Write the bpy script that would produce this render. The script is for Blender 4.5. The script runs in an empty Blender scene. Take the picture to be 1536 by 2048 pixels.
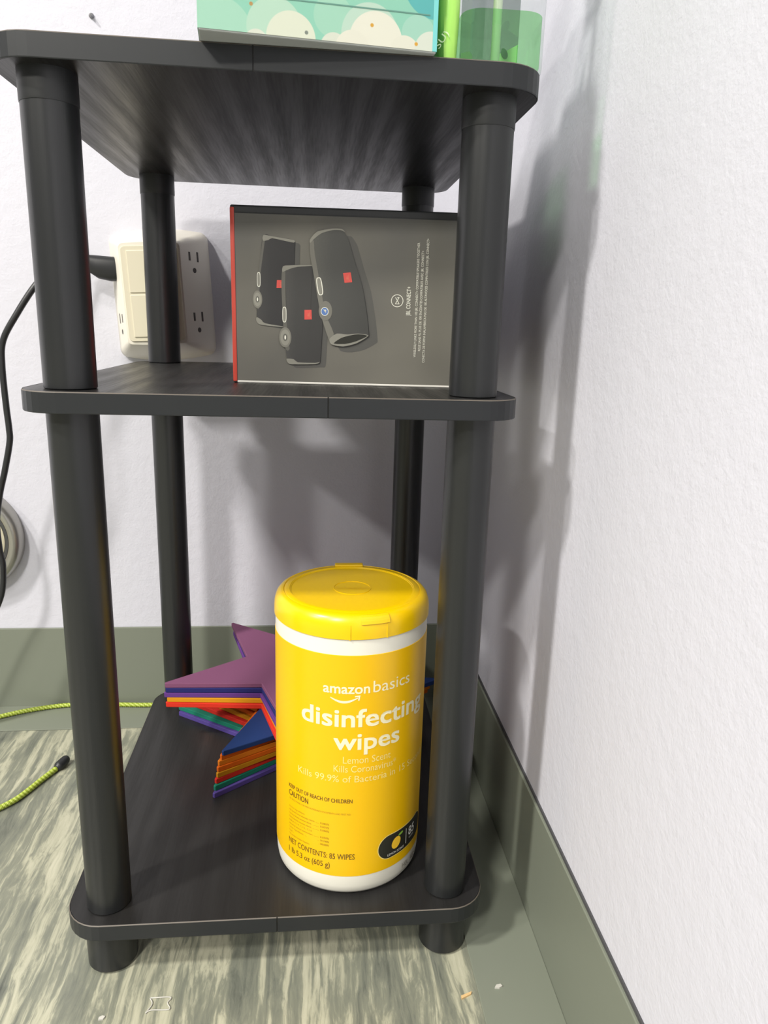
import bpy, bmesh, math, random
from mathutils import Vector, Matrix
random.seed(7)
scene = bpy.context.scene
COL = scene.collection

# ------------------------------------------------------------------ camera
CAM = Vector((0.02043, -0.59295, 0.44673)); YAW, PITCH, ROLL, FPX = 0.1027, 0.24985, 0.02986, 1468.3
fw = Vector((math.sin(YAW) * math.cos(PITCH), math.cos(YAW) * math.cos(PITCH), -math.sin(PITCH)))
rt = Vector((math.cos(YAW), -math.sin(YAW), 0)); up = rt.cross(fw)
r2 = math.cos(ROLL) * rt + math.sin(ROLL) * up
u2 = -math.sin(ROLL) * rt + math.cos(ROLL) * up
cd = bpy.data.cameras.new('camera'); cam = bpy.data.objects.new('camera', cd); COL.objects.link(cam)
m = Matrix((r2, u2, -fw)).transposed().to_4x4(); m.translation = CAM
cam.matrix_world = m
cd.sensor_fit = 'VERTICAL'; cd.sensor_height = 36.0; cd.lens = FPX / 2048 * 36.0
cd.clip_start = 0.02; cd.clip_end = 50
scene.camera = cam

# ------------------------------------------------------------------ world, exposure
w = bpy.data.worlds.new('world'); scene.world = w; w.use_nodes = True
w.node_tree.nodes['Background'].inputs[0].default_value = (0.8, 0.85, 1, 1)
w.node_tree.nodes['Background'].inputs[1].default_value = 0.15
vs = scene.view_settings
vs.view_transform = 'Standard'; vs.look = 'None'; vs.gamma = 1.0; vs.use_curve_mapping = False
vs.exposure = 0.0
# ceiling lamps of the room: (x, y, watts, size); their fixtures are built further down with make_ceiling_lamp
CEIL = 2.65
LAMPS = [(-1.80, -1.20, 106, 0.24), (-3.25, -2.00, 100, 0.28), (-1.00, -1.98, 28, 0.36), (-1.45, -2.95, 135, 0.40)]
LAMP_COL = (1.0, 0.965, 0.885)

scene.cycles.transparent_max_bounces = 24

# ------------------------------------------------------------------ sizes
W, D = 0.294, 0.3333
ZB, ZM, ZT, TH = 0.0476, 0.4053, 0.5831, 0.0122
PX, PY, PR = W / 2 - 0.0274, D / 2 - 0.0238, 0.0148
YW, XW, BH, BW = 0.2238, 0.1939, 0.0986, 0.0566

# ------------------------------------------------------------------ materials
def mat(name, col, rough=0.5, metal=0.0, spec=0.5, **kw):
    mt = bpy.data.materials.new(name); mt.use_nodes = True
    b = mt.node_tree.nodes['Principled BSDF']
    b.inputs['Base Color'].default_value = (*col, 1); b.inputs['Roughness'].default_value = rough
    b.inputs['Metallic'].default_value = metal; b.inputs['Specular IOR Level'].default_value = spec
    for k, v in kw.items(): b.inputs[k.replace('_', ' ')].default_value = v
    return mt
class NT:
    """small helper to wire shader nodes"""
    def __init__(s, mt): s.t = mt.node_tree; s.b = s.t.nodes['Principled BSDF']
    def n(s, typ, **kw):
        x = s.t.nodes.new(typ)
        for k, v in kw.items(): setattr(x, k, v)
        return x
    def l(s, a, b): s.t.links.new(a, b)
    def coords(s, scale=(1, 1, 1), rot=(0, 0, 0)):
        tc = s.n('ShaderNodeTexCoord'); mp = s.n('ShaderNodeMapping')
        mp.inputs['Scale'].default_value = scale; mp.inputs['Rotation'].default_value = rot
        s.l(tc.outputs['Object'], mp.inputs[0]); return mp.outputs[0]
    def noise(s, vec, scale, detail=4, rough=0.5, dist=0):
        x = s.n('ShaderNodeTexNoise'); s.l(vec, x.inputs['Vector'])
        x.inputs['Scale'].default_value = scale; x.inputs['Detail'].default_value = detail
        x.inputs['Roughness'].default_value = rough; x.inputs['Distortion'].default_value = dist
        return x.outputs['Fac']
    def ramp(s, fac, stops):
        x = s.n('ShaderNodeValToRGB'); s.l(fac, x.inputs[0]); e = x.color_ramp.elements
        while len(e) < len(stops): e.new(0.5)
        for q, (p, c) in zip(e, stops): q.position = p; q.color = (*c, 1) if len(c) == 3 else c
        return x.outputs[0]
    def math(s, op, a, b=None, c=None, clamp=False):
        x = s.n('ShaderNodeMath', operation=op); x.use_clamp = clamp
        for i, v in enumerate((a, b, c)):
            if v is None: continue
            if isinstance(v, (int, float)): x.inputs[i].default_value = v
            else: s.l(v, x.inputs[i])
        return x.outputs[0]
    def mix(s, fac, a, b):
        x = s.n('ShaderNodeMix', data_type='RGBA')
        for sock, v in ((x.inputs[0], fac), (x.inputs[6], a), (x.inputs[7], b)):
            if isinstance(v, tuple): sock.default_value = (*v, 1)
            elif isinstance(v, (int, float)): sock.default_value = v
            else: s.l(v, sock)
        return x.outputs[2]
    def bump(s, h, strength, dist):
        x = s.n('ShaderNodeBump'); x.inputs['Strength'].default_value = strength; x.inputs['Distance'].default_value = dist
        s.l(h, x.inputs['Height']); s.l(x.outputs[0], s.b.inputs['Normal'])

def srgb(r, g, b):
    f = lambda c: (c / 255 / 12.92) if c / 255 <= 0.04045 else ((c / 255 + 0.055) / 1.055) ** 2.4
    return (f(r), f(g), f(b))

def wall_mat(name, col):
    mt = mat(name, col, 0.62, spec=0.3); k = NT(mt)
    v = k.coords()
    n1 = k.noise(v, 420, 3, 0.6); n2 = k.noise(v, 95, 3, 0.55)
    h = k.math('ADD', k.math('MULTIPLY', n1, 0.5), n2)
    k.bump(h, 0.30, 0.0016)
    c = k.ramp(k.noise(v, 3.5, 3), [(0.3, tuple(x * 0.97 for x in col)), (0.7, col)])
    k.l(c, k.b.inputs['Base Color']); return mt
M = {}
M['wall'] = wall_mat('painted_wall', (0.595, 0.595, 0.665))
M['ceiling'] = wall_mat('ceiling_grey', (0.30, 0.30, 0.31))
M['farwall'] = wall_mat('far_wall_paint', (0.16, 0.16, 0.18))
M['base'] = mat('grey_vinyl_base', srgb(119, 124, 112), 0.38, spec=0.4)
k = NT(M['base']); k.bump(k.noise(k.coords(), 60, 2), 0.06, 0.001)
M['gap_shade'] = mat('painted_gap_shade', (0.06, 0.06, 0.065), 0.7)

# floor: streaked vinyl tile, marbling running front to back
M['floor'] = mat('streaked_vinyl', (0.3, 0.3, 0.25), 0.35, spec=0.45)
k = NT(M['floor'])
v = k.coords((1, 0.10, 1), (0, 0, 0.05))
warp = k.n('ShaderNodeVectorMath', operation='ADD')
wn = k.n('ShaderNodeTexNoise'); k.l(k.coords((1, 0.5, 1)), wn.inputs['Vector']); wn.inputs['Scale'].default_value = 22; wn.inputs['Detail'].default_value = 4
sc = k.n('ShaderNodeVectorMath', operation='SCALE'); k.l(wn.outputs['Color'], sc.inputs[0]); sc.inputs['Scale'].default_value = 0.012
k.l(v, warp.inputs[0]); k.l(sc.outputs[0], warp.inputs[1])
n1 = k.noise(warp.outputs[0], 62, 8, 0.66, 0.9)
n2 = k.noise(warp.outputs[0], 210, 6, 0.7, 0.6)
f = k.math('ADD', k.math('MULTIPLY', n1, 0.72), k.math('MULTIPLY', n2, 0.28))
c = k.ramp(f, [(0.32, srgb(70, 73, 68)), (0.42, srgb(106, 109, 99)), (0.50, srgb(124, 126, 112)), (0.56, srgb(164, 163, 143)), (0.65, srgb(182, 180, 160))])
k.l(c, k.b.inputs['Base Color']); k.bump(f, 0.15, 0.0006)

def wood_mat(name, col, rot=(0, 0, 0)):
    mt = mat(name, col, 0.36, spec=0.36); k = NT(mt)
    v = k.coords((1, 0.12, 1), rot)
    wn = k.n('ShaderNodeTexWave', wave_type='BANDS', bands_direction='X'); k.l(v, wn.inputs['Vector'])
    wn.inputs['Scale'].default_value = 17; wn.inputs['Distortion'].default_value = 7; wn.inputs['Detail'].default_value = 3
    wn.inputs['Detail Scale'].default_value = 1.2
    fine = k.noise(k.coords((1, 0.04, 1), rot), 700, 3)
    h = k.math('ADD', k.math('MULTIPLY', wn.outputs['Fac'], 0.28), k.math('MULTIPLY', fine, 0.75))
    c = k.ramp(h, [(0.25, tuple(x * 0.7 for x in col)), (0.7, tuple(x * 1.1 for x in col))])
    k.l(c, k.b.inputs['Base Color'])
    r = k.ramp(h, [(0.3, (0.44,) * 3), (0.7, (0.33,) * 3)]); k.l(r, k.b.inputs['Roughness'])
    k.bump(h, 0.25, 0.0003); return mt
M['wood'] = wood_mat('black_woodgrain', (0.0155, 0.0150, 0.0150))
M['band'] = mat('black_edge_band', (0.0155, 0.0172, 0.0195), 0.42, spec=0.4)
M['bandline'] = mat('worn_band_line', (0.10, 0.085, 0.07), 0.5)
M['tube'] = mat('black_plastic_tube', (0.0135, 0.0145, 0.0155), 0.33)
k = NT(M['tube']); k.bump(k.noise(k.coords((1, 1, 0.08)), 900, 2), 0.12, 0.0003)
M['cap'] = mat('black_connector', (0.010, 0.011, 0.012), 0.45)
M['black'] = mat('black_rubber', (0.014, 0.015, 0.017), 0.42)

# ------------------------------------------------------------------ mesh helpers
def link(name, me, parent=None, material=None, smooth=False, auto=None):
    o = bpy.data.objects.new(name, me); COL.objects.link(o)
    if material is not None:
        for mm in (material if isinstance(material, (list, tuple)) else [material]): me.materials.append(mm)
    if smooth: me.polygons.foreach_set('use_smooth', [True] * len(me.polygons))
    if auto is not None: me.set_sharp_from_angle(angle=math.radians(auto))
    if parent is not None: o.parent = parent
    return o
def mesh(vs_, fs, name='mesh'):
    me = bpy.data.meshes.new(name); me.from_pydata([tuple(v) for v in vs_], [], fs); me.update(); return me
def thing(name, label, cat, loc=(0, 0, 0), rz=0, group=None):
    o = bpy.data.objects.new(name, None); COL.objects.link(o); o.empty_display_size = 0.02
    o.location = loc; o.rotation_euler = (0, 0, rz); tag(o, label, cat, group); return o
def tag(o, label, cat, group=None, kind=None):
    o['label'] = label; o['category'] = cat
    if group: o['group'] = group
    if kind: o['kind'] = kind
    return o
def box_mesh(x0, x1, y0, y1, z0, z1, bev=0.0, seg=2):
    bm = bmesh.new(); bmesh.ops.create_cube(bm, size=1)
    for v in bm.verts:
        v.co = Vector((x0 + (v.co.x + .5) * (x1 - x0), y0 + (v.co.y + .5) * (y1 - y0), z0 + (v.co.z + .5) * (z1 - z0)))
    if bev: bmesh.ops.bevel(bm, geom=list(bm.edges), offset=bev, segments=seg, profile=0.5, affect='EDGES')
    me = bpy.data.meshes.new('box'); bm.to_mesh(me); bm.free(); return me
def rrect(w_, d_, R, n=8, cx=0, cy=0):
    out = []
    for sx, sy, a0 in ((1, 1, 0), (-1, 1, 90), (-1, -1, 180), (1, -1, 270)):
        for i in range(n + 1):
            a = math.radians(a0 + 90 * i / n)
            out.append((cx + sx * (w_ / 2 - R) + R * math.cos(a), cy + sy * (d_ / 2 - R) + R * math.sin(a)))
    return out
def loft(rings, cap0=True, cap1=True):
    """rings: list of lists of 3D points of the same length (counter-clockwise from above)"""
    vs_, fs = [], []; n = len(rings[0])
    for r in rings: vs_ += r
    for i in range(len(rings) - 1):
        for j in range(n):
            a, b = i * n + j, i * n + (j + 1) % n
            fs.append((a, b, b + n, a + n))
    if cap0: fs.append(tuple(reversed(range(n))))
    if cap1: fs.append(tuple(range((len(rings) - 1) * n, len(rings) * n)))
    return mesh(vs_, fs)
def prism(poly, z0, z1, bev=0.0):
    def inset(p, e):
        cx = sum(q[0] for q in p) / len(p); cy = sum(q[1] for q in p) / len(p)
        out = []
        for x, y in p:
            L = math.hypot(x - cx, y - cy); s = max(0, (L - e) / L); out.append((cx + (x - cx) * s, cy + (y - cy) * s))
        return out
    if not bev: return loft([[(x, y, z0) for x, y in poly], [(x, y, z1) for x, y in poly]])
    q = inset(poly, bev)
    return loft([[(x, y, z0) for x, y in q], [(x, y, z0 + bev) for x, y in poly], [(x, y, z1 - bev) for x, y in poly], [(x, y, z1) for x, y in q]])
def lathe(prof, n=48, cx=0, cy=0, cap0=True, cap1=True):
    return loft([[(cx + r * math.cos(2 * math.pi * j / n), cy + r * math.sin(2 * math.pi * j / n), z) for j in range(n)] for r, z in prof], cap0, cap1)
def catmull(pts, per=10):
    P = [Vector(p) for p in pts]; P = [2 * P[0] - P[1]] + P + [2 * P[-1] - P[-2]]; out = []
    for i in range(1, len(P) - 2):
        for k_ in range(per):
            t = k_ / per; a, b, c_, d_ = P[i - 1:i + 3]
            out.append(0.5 * ((2 * b) + (c_ - a) * t + (2 * a - 5 * b + 4 * c_ - d_) * t * t + (3 * b - a - 3 * c_ + d_) * t ** 3))
    out.append(P[-2]); return out
def sweep(pts, rad, n=10, flat=1.0):
    rings = []; prev = None
    for i, p in enumerate(pts):
        t = (pts[min(i + 1, len(pts) - 1)] - pts[max(i - 1, 0)]).normalized()
        if prev is None: a = t.cross(Vector((0, 0, 1))) if abs(t.z) < .9 else t.cross(Vector((0, 1, 0)))
        else: a = prev - t * prev.dot(t)
        a.normalize(); prev = a; b = t.cross(a)
        r = rad(i) if callable(rad) else rad
        rings.append([tuple(p + r * (math.cos(2 * math.pi * j / n) * a + flat * math.sin(2 * math.pi * j / n) * b)) for j in range(n)])
    return loft(rings)
def text_geo(body, bold=0.0, spacing=1.0):
    """glyph polygons of a line of text: (verts2d, faces), width and cap height normalised later"""
    cu = bpy.data.curves.new('txt', 'FONT'); cu.body = body; cu.size = 1; cu.offset = bold; cu.resolution_u = 3
    cu.space_character = spacing
    o = bpy.data.objects.new('txt', cu); COL.objects.link(o)
    dg = bpy.context.evaluated_depsgraph_get(); dg.update()
    me = bpy.data.meshes.new_from_object(o.evaluated_get(dg))
    vs_ = [(v.co.x, v.co.y) for v in me.vertices]; fs = [tuple(p.vertices) for p in me.polygons]
    bpy.data.objects.remove(o); bpy.data.curves.remove(cu); bpy.data.meshes.remove(me)
    x0 = min(v[0] for v in vs_); x1 = max(v[0] for v in vs_)
    return [((x - x0) / (x1 - x0), y) for x, y in vs_], fs
CAPH = 0.729
def text_obj(name, body, x0, x1, base, cap, fn, material, parent, bold=0.0, spacing=1.0):
    """text stretched to run from x0 to x1 on the baseline with the given capital height; fn maps 2D to 3D"""
    vs_, fs = text_geo(body, 0.0, spacing)
    if bold:                               # heavier weight: slightly shifted copies of the same glyphs in one print
        wx = bold * cap / CAPH / (x1 - x0); base_v, base_f = vs_, fs; vs_, fs = [], []
        for q, (dx, dy) in enumerate(((-.8, .6), (.8, .6), (.8, -.6), (-.8, -.6), (0, 0))):
            n0 = len(vs_); vs_ += [(x + dx * wx, y + dy * bold, 0.000012 * q) for x, y in base_v]; fs += [tuple(i + n0 for i in f_) for f_ in base_f]
    return link(name, mesh([fn(x0 + v_[0] * (x1 - x0), base + v_[1] / CAPH * cap, *v_[2:]) for v_ in vs_], fs), parent, material)

# ------------------------------------------------------------------ room
RX0, RY0 = -5.5, -4.5
def struct(name, me, material, label, cat):
    o = link(name, me, None, material); tag(o, label, cat, kind='structure'); return o
struct('floor', box_mesh(RX0, XW, RY0, YW, -0.05, 0), M['floor'], 'grey and cream streaked vinyl floor', 'floor')
struct('wall_rear', box_mesh(RX0, XW + 0.1, YW, YW + 0.1, -0.05, CEIL), M['wall'], 'pale lavender white painted wall behind the shelf unit', 'wall')
struct('wall_right', box_mesh(XW, XW + 0.1, RY0, YW, -0.05, CEIL), M['wall'], 'pale lavender white painted wall beside the shelf unit', 'wall')
struct('wall_left', box_mesh(RX0 - 0.1, RX0, RY0, YW, -0.05, CEIL), M['farwall'], 'slate grey painted wall across the room', 'wall')
struct('wall_front', box_mesh(RX0 - 0.1, XW + 0.1, RY0 - 0.1, RY0, -0.05, CEIL), M['farwall'], 'slate grey painted wall opposite the shelf unit', 'wall')
struct('ceiling', box_mesh(RX0 - 0.1, XW + 0.1, RY0 - 0.1, YW + 0.1, CEIL, CEIL + 0.1), M['ceiling'], 'grey ceiling with square lamps', 'ceiling')
BT = 0.003
o = struct('baseboard_rear', box_mesh(RX0, XW - BT, YW - BT, YW, 0.0, BH, 0.0007), M['base'], 'grey green vinyl baseboard along the rear wall', 'baseboard')
o = struct('baseboard_right', box_mesh(XW - BT, XW, RY0, YW, 0.0, BH - 0.002, 0.0007), M['base'], 'grey green vinyl baseboard along the side wall', 'baseboard')
link('gap_shade_strip', box_mesh(XW - 0.0012, XW, RY0, YW - BT, BH - 0.002, BH + 0.0006), o, M['gap_shade'])  # dark strip paints in the shade of the gap along the baseboard top
struct('trim_1', box_mesh(RX0, XW - BW, YW - BW, YW - BT, 0, 0.0012, 0.0005), M['base'], 'plain grey border strip on the floor along the rear wall', 'floor trim')
struct('trim_2', box_mesh(XW - BW, XW - BT, RY0, YW - BT, 0, 0.0012, 0.0005), M['base'], 'plain grey border strip on the floor along the side wall', 'floor trim')

# ------------------------------------------------------------------ ceiling lamps
M['lampframe'] = mat('lamp_frame_white', (0.8, 0.8, 0.8), 0.4)
M['diffuser'] = mat('lamp_diffuser', (0.9, 0.9, 0.88), 0.5, Emission_Color=(*LAMP_COL, 1), Emission_Strength=1.0)
def make_ceiling_lamp(x, y, watts, size, label):
    t = thing('ceiling_lamp', label, 'ceiling lamp', (x, y, CEIL), 0, 'ceiling lamps')
    h = size / 2 + 0.03
    ring = loft([[(px, py, -0.03) for px, py in rrect(2 * h, 2 * h, 0.02)], [(px, py, 0) for px, py in rrect(2 * h, 2 * h, 0.02)]])
    link('frame', ring, t, M['lampframe'])
    link('diffuser', prism(rrect(size, size, 0.01), -0.034, -0.030), t, M['diffuser'])
    ld = bpy.data.lights.new('lamp_light', 'AREA'); ld.shape = 'SQUARE'; ld.size = size; ld.energy = watts; ld.color = LAMP_COL
    lo = bpy.data.objects.new('lamp_light', ld); COL.objects.link(lo); lo.parent = t; lo.location = (0, 0, -0.036)
for (x, y, e, s), lb in zip(LAMPS, ('square white ceiling lamp over the middle of the room', 'square white ceiling lamp farthest from the side wall', 'square white ceiling lamp nearest the side wall', 'square white ceiling lamp farthest from the shelf unit')):
    make_ceiling_lamp(x, y, e, s, lb)

# ------------------------------------------------------------------ shelf unit
unit = thing('shelf_unit', 'black wood grain three tier shelf unit with round tube legs', 'shelf unit', (0, 0, 0))
CR = 0.026
def shelf(z, seam_x):
    n = 8
    sh = link('shelf', loft([[(x, y, z - TH) for x, y in rrect(W - .0014, D - .0014, CR)], [(x, y, z) for x, y in rrect(W - .0014, D - .0014, CR)]]), unit, M['wood'])
    # edge band around the rim, with a butt seam at the front
    pts = rrect(W, D, CR, n); inn = rrect(W - .0013, D - .0013, CR - .0006, n)
    front = [(seam_x + 0.0004, -D / 2), (seam_x - 0.0004, -D / 2)]
    i0 = 3 * (n + 1)                      # first vertex of the front right corner arc
    loop = [front[0]] + pts[i0:] + pts[:i0] + [front[1]]
    loopi = [(front[0][0], -D / 2 + .00065)] + inn[i0:] + inn[:i0] + [(front[1][0], -D / 2 + .00065)]
    vs_, fs, mi = [], [], []; N = len(loop); e = 0.0005
    def lerp(a, b, t): return (a[0] + (b[0] - a[0]) * t, a[1] + (b[1] - a[1]) * t)
    rows = [(loopi, z - TH), ([lerp(a, b, .7) for a, b in zip(loopi, loop)], z - TH), (loop, z - TH + e), (loop, z - e), ([lerp(a, b, .2) for a, b in zip(loopi, loop)], z + .0001), (loopi, z + .0001)]
    for r, zz in rows: vs_ += [(x, y, zz) for x, y in r]
    for i in range(len(rows) - 1):
        for j in range(N - 1):
            a = i * N + j; fs.append((a, a + N, a + N + 1, a + 1)); mi.append(1 if i == 3 else 0)
    me = mesh(vs_, fs); b = link('edge_band', me, sh, [M['band'], M['bandline']])
    me.polygons.foreach_set('material_index', mi)
    bm = bmesh.new(); bm.from_mesh(me); bmesh.ops.recalc_face_normals(bm, faces=bm.faces); bm.to_mesh(me); bm.free()
    return sh
shelf(ZB, -0.0015); shelf(ZM, 0.0302); shelf(ZT, -0.010)
def tube_mesh(z0, z1):
    e = 0.0008
    me = lathe([(PR - e, z0), (PR, z0 + e), (PR, z1 - e), (PR - e, z1)], 40); return me
lo_me, up_me = tube_mesh(ZB, ZM - TH), tube_mesh(ZM, ZT - TH - 0.0)
cap_me = lathe([(PR + .0002, ZT - TH - .016), (PR + .0004, ZT - TH - .015), (PR + .0004, ZT - TH)], 40)
foot_me = lathe([(0.0145, 0), (0.0169, 0.0022), (0.0172, ZB - TH - .001), (0.0172, ZB - TH)], 40)
for me_, mm in ((lo_me, 'tube'), (up_me, 'tube'), (cap_me, 'cap'), (foot_me, 'tube')):
    me_.materials.append(M[mm]); me_.polygons.foreach_set('use_smooth', [True] * len(me_.polygons)); me_.set_sharp_from_angle(angle=math.radians(40))
for sx in (-1, 1):
    for sy in (-1, 1):
        for nm, me_ in (('lower_tube', lo_me), ('upper_tube', up_me), ('foot', foot_me)):
            q = bpy.data.objects.new(nm, me_); COL.objects.link(q); q.parent = unit; q.location = (sx * PX, sy * PY, 0)
            if nm == 'upper_tube':
                c_ = bpy.data.objects.new('connector', cap_me); COL.objects.link(c_); c_.parent = q

# ------------------------------------------------------------------ wipes canister
CX, CY, CRAD = 0.05035, -0.09524, 0.0548
TH0 = math.atan2(-0.59295 - CY, 0.02043 - CX)
M['yellow_lid'] = mat('yellow_lid_plastic', (0.78, 0.50, 0.0), 0.28, spec=0.5, Subsurface_Weight=0.0)
M['yellow_label'] = mat('yellow_label_film', (0.78, 0.455, 0.0), 0.33, spec=0.5)
M['white_plastic'] = mat('white_canister_plastic', (0.72, 0.70, 0.62), 0.35)
M['print_cream'] = mat('cream_print', (0.82, 0.76, 0.52), 0.4)
M['print_pale'] = mat('pale_yellow_print', (0.84, 0.68, 0.22), 0.4)
M['print_brown'] = mat('brown_print', (0.13, 0.065, 0.01), 0.5)
M['print_olive'] = mat('olive_print', (0.42, 0.25, 0.01), 0.5)
M['badge_black'] = mat('badge_black', (0.022, 0.022, 0.016), 0.4)
M['leaf_green'] = mat('leaf_green', (0.22, 0.42, 0.05), 0.5)
M['lemon'] = mat('lemon_yellow', (0.90, 0.55, 0.03), 0.5)
M['print_white'] = mat('white_print', (0.80, 0.80, 0.76), 0.45)
M['print_grey'] = mat('grey_print', (0.24, 0.22, 0.17), 0.5)
can = thing('wipes_canister', 'yellow canister of lemon disinfecting wipes on the bottom shelf', 'wipes canister', (CX, CY, ZB))
body_prof = [(0.0500, 0), (0.0522, .0010), (0.0538, .0035), (0.0545, .0080), (CRAD, .0150), (CRAD, .1890), (0.0546, .1995)]
link('body', lathe(body_prof, 96), can, M['white_plastic'], True, 50)
LR = CRAD + 0.00025
def ring_strip(r, z0, z1, a0, a1, n):
    vs_, fs = [], []
    for i in range(n + 1):
        a = a0 + (a1 - a0) * i / n
        vs_ += [(r * math.cos(a), r * math.sin(a), z0), (r * math.cos(a), r * math.sin(a), z1)]
    for i in range(n): fs.append((2 * i, 2 * i + 2, 2 * i + 3, 2 * i + 1))
    return mesh(vs_, fs)
label_part = link('label', lathe([(CRAD + .00002, .0166), (LR, .0168), (LR, .1878), (CRAD + .00002, .188)], 96, cap0=False, cap1=False), can, M['yellow_label'], True, 30)
def cyl(off):
    def fn(s, z, e=0.0):                # s, z in millimetres on the label, e lifts the print
        a = TH0 + s / 1000 / CRAD; r = LR + off + e
        return (r * math.cos(a), r * math.sin(a), z / 1000)
    return fn
pr = cyl(0.00012); pr2 = cyl(0.00022); pr3 = cyl(0.00034)
def lab(body, x0, x1, base, cap, mt, bold=0.0, name='printed_line', fn=pr):
    return text_obj(name, body, x0, x1, base, cap, fn, M[mt], label_part, bold)
lab('amazon', -18.1, 13.2, 160.6, 7.6, 'print_cream', 0.022)
lab('basics', 15.6, 45.5, 160.6, 9.0, 'print_cream', 0.0)
lab('disinfecting', -34.5, 62.5, 136.0, 13.6, 'print_cream', 0.026)
lab('wipes', -10.3, 37.0, 118.8, 13.0, 'print_cream', 0.026)
lab('Lemon Scent', -4.0, 30.2, 108.0, 5.6, 'print_pale', 0.0)
lab('Kills Coronavirus*', -10.3, 35.0, 101.2, 5.4, 'print_pale', 0.0)
lab('Kills 99.9% of Bacteria in 15 Seconds*', -38.0, 74.0, 93.4, 5.4, 'print_pale', 0.0)
# the curved arrow under the brand name
vs_, fs = [], []; NA = 18
for i in range(NA + 1):
    t = i / NA; s = -13.2 + 18.5 * t; zc = 158.2 - 3.9 * math.sin(math.pi * (0.08 + 0.86 * t)); hw = 0.35 + 0.55 * math.sin(math.pi * t)
    vs_ += [pr(s, zc - hw), pr(s, zc + hw)]
for i in range(NA): fs.append((2 * i, 2 * i + 2, 2 * i + 3, 2 * i + 1))
b0 = len(vs_); vs_ += [pr(3.2, 158.9), pr(6.9, 159.3), pr(6.3, 155.4), pr(5.4, 155.6), pr(5.7, 158.3), pr(3.3, 158.0)]
fs.append((b0, b0 + 5, b0 + 4, b0 + 3, b0 + 2, b0 + 1))
link('smile_arrow', mesh(vs_, fs), label_part, M['print_cream'])
lab('KEEP OUT OF REACH OF CHILDREN', -48.0, 3.0, 76.9, 3.2, 'print_brown', 0.012)
lab('CAUTION', -48.0, -29.3, 70.6, 4.6, 'print_brown', 0.012)
lab('SEE BACK PANEL FOR PRECAUTIONARY STATEMENTS AND FIRST AID', -47.6, 2.0, 67.2, 1.5, 'print_olive', 0.0)
rows = [('Active Ingredients:', -32, None), ('Alkyl dimethyl benzyl ammonium chloride', -24, '0.085%'), ('Octyl decyl dimethyl ammonium chloride', -26.5, '0.075%'),
        ('Didecyl dimethyl ammonium chloride', -26.5, '0.050%'), ('Alkyl C14, C12, C16', -26, None), ('dimethyl benzyl ammonium', -25.6, '0.050%'),
        ('Other Ingredients:', -33, '99.740%'), ('Total', -44.5, '100.000%'), ('This product contains fragrance', -28, None)]
for i, (a, xr, pc) in enumerate(rows):
    zz = 60.6 - i * 2.85
    lab(a, -48, xr, zz, 1.5, 'print_olive')
    if pc:
        lab(pc, -19.6, -13.0, zz, 1.6, 'print_olive', 0.01)
        link('leader_line', mesh([pr(xr + 1, zz), pr(-20.4, zz), pr(-20.4, zz + .22), pr(xr + 1, zz + .22)], [(0, 1, 2, 3)]), label_part, M['print_olive'])
lab('NET CONTENTS: 85 WIPES', -48.2, 5.4, 31.0, 4.7, 'print_brown', 0.004)
lab('1 lb 5.3 oz (605 g)', -48.2, -12.2, 23.3, 4.7, 'print_brown', 0.004)
# black badge with lemon
def stadium(s0, s1, z0, z1, fn, mt, name, parent):
    R = (z1 - z0) / 2; zc = (z0 + z1) / 2; vs_, fs = [], []; n = 40
    for i in range(n + 1):
        s = s0 + (s1 - s0) * (0.5 - 0.5 * math.cos(math.pi * i / n)); h = R
        if s < s0 + R: h = math.sqrt(max(0, R * R - (s0 + R - s) ** 2))
        if s > s1 - R: h = math.sqrt(max(0, R * R - (s - s1 + R) ** 2))
        vs_ += [fn(s, zc - h), fn(s, zc + h)]
    for i in range(n): fs.append((2 * i, 2 * i + 2, 2 * i + 3, 2 * i + 1))
    return link(name, mesh(vs_, fs), parent, M[mt])
stadium(22.2, 74.0, 24.6, 44.9, pr, 'print_pale', 'badge_outline', label_part)
bd = stadium(22.8, 73.4, 25.2, 44.3, pr2, 'badge_black', 'badge', label_part)
def disc(s, z, rx, rz, fn, mt, name, tilt=0, parent=label_part, n=20):
    p = [(math.cos(2 * math.pi * i / n) * rx, math.sin(2 * math.pi * i / n) * rz) for i in range(n)]
    c_, s_ = math.cos(tilt), math.sin(tilt)
    return link(name, mesh([fn(s + x * c_ - y * s_, z + x * s_ + y * c_) for x, y in p], [tuple(range(n))]), parent, M[mt])
disc(38.2, 35.4, 4.1, 4.9, pr3, 'lemon', 'lemon_print', -0.5)
disc(42.6, 40.9, 2.6, 1.0, pr3, 'leaf_green', 'leaf_print', 0.25)
lab('LEMON SCENT', 30.5, 46.5, 26.9, 1.9, 'print_white', 0.0, fn=pr3)
lab('85', 52.2, 60.5, 33.2, 7.4, 'print_white', 0.01, fn=pr3)
lab('WIPES', 52.8, 60.0, 30.0, 1.6, 'print_white', 0.0, fn=pr3)
link('divider_print', mesh([pr3(48.6, 28.5), pr3(49.2, 28.5), pr3(49.2, 41.2), pr3(48.6, 41.2)], [(0, 1, 2, 3)]), label_part, M['print_white'])
text_obj('date_code', 'H0L  4024', 46.0, 66.0, 8.6, 4.2, lambda s, z: cyl(-0.0001 + 0.0002)(s, z), M['print_grey'], can)
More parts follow.
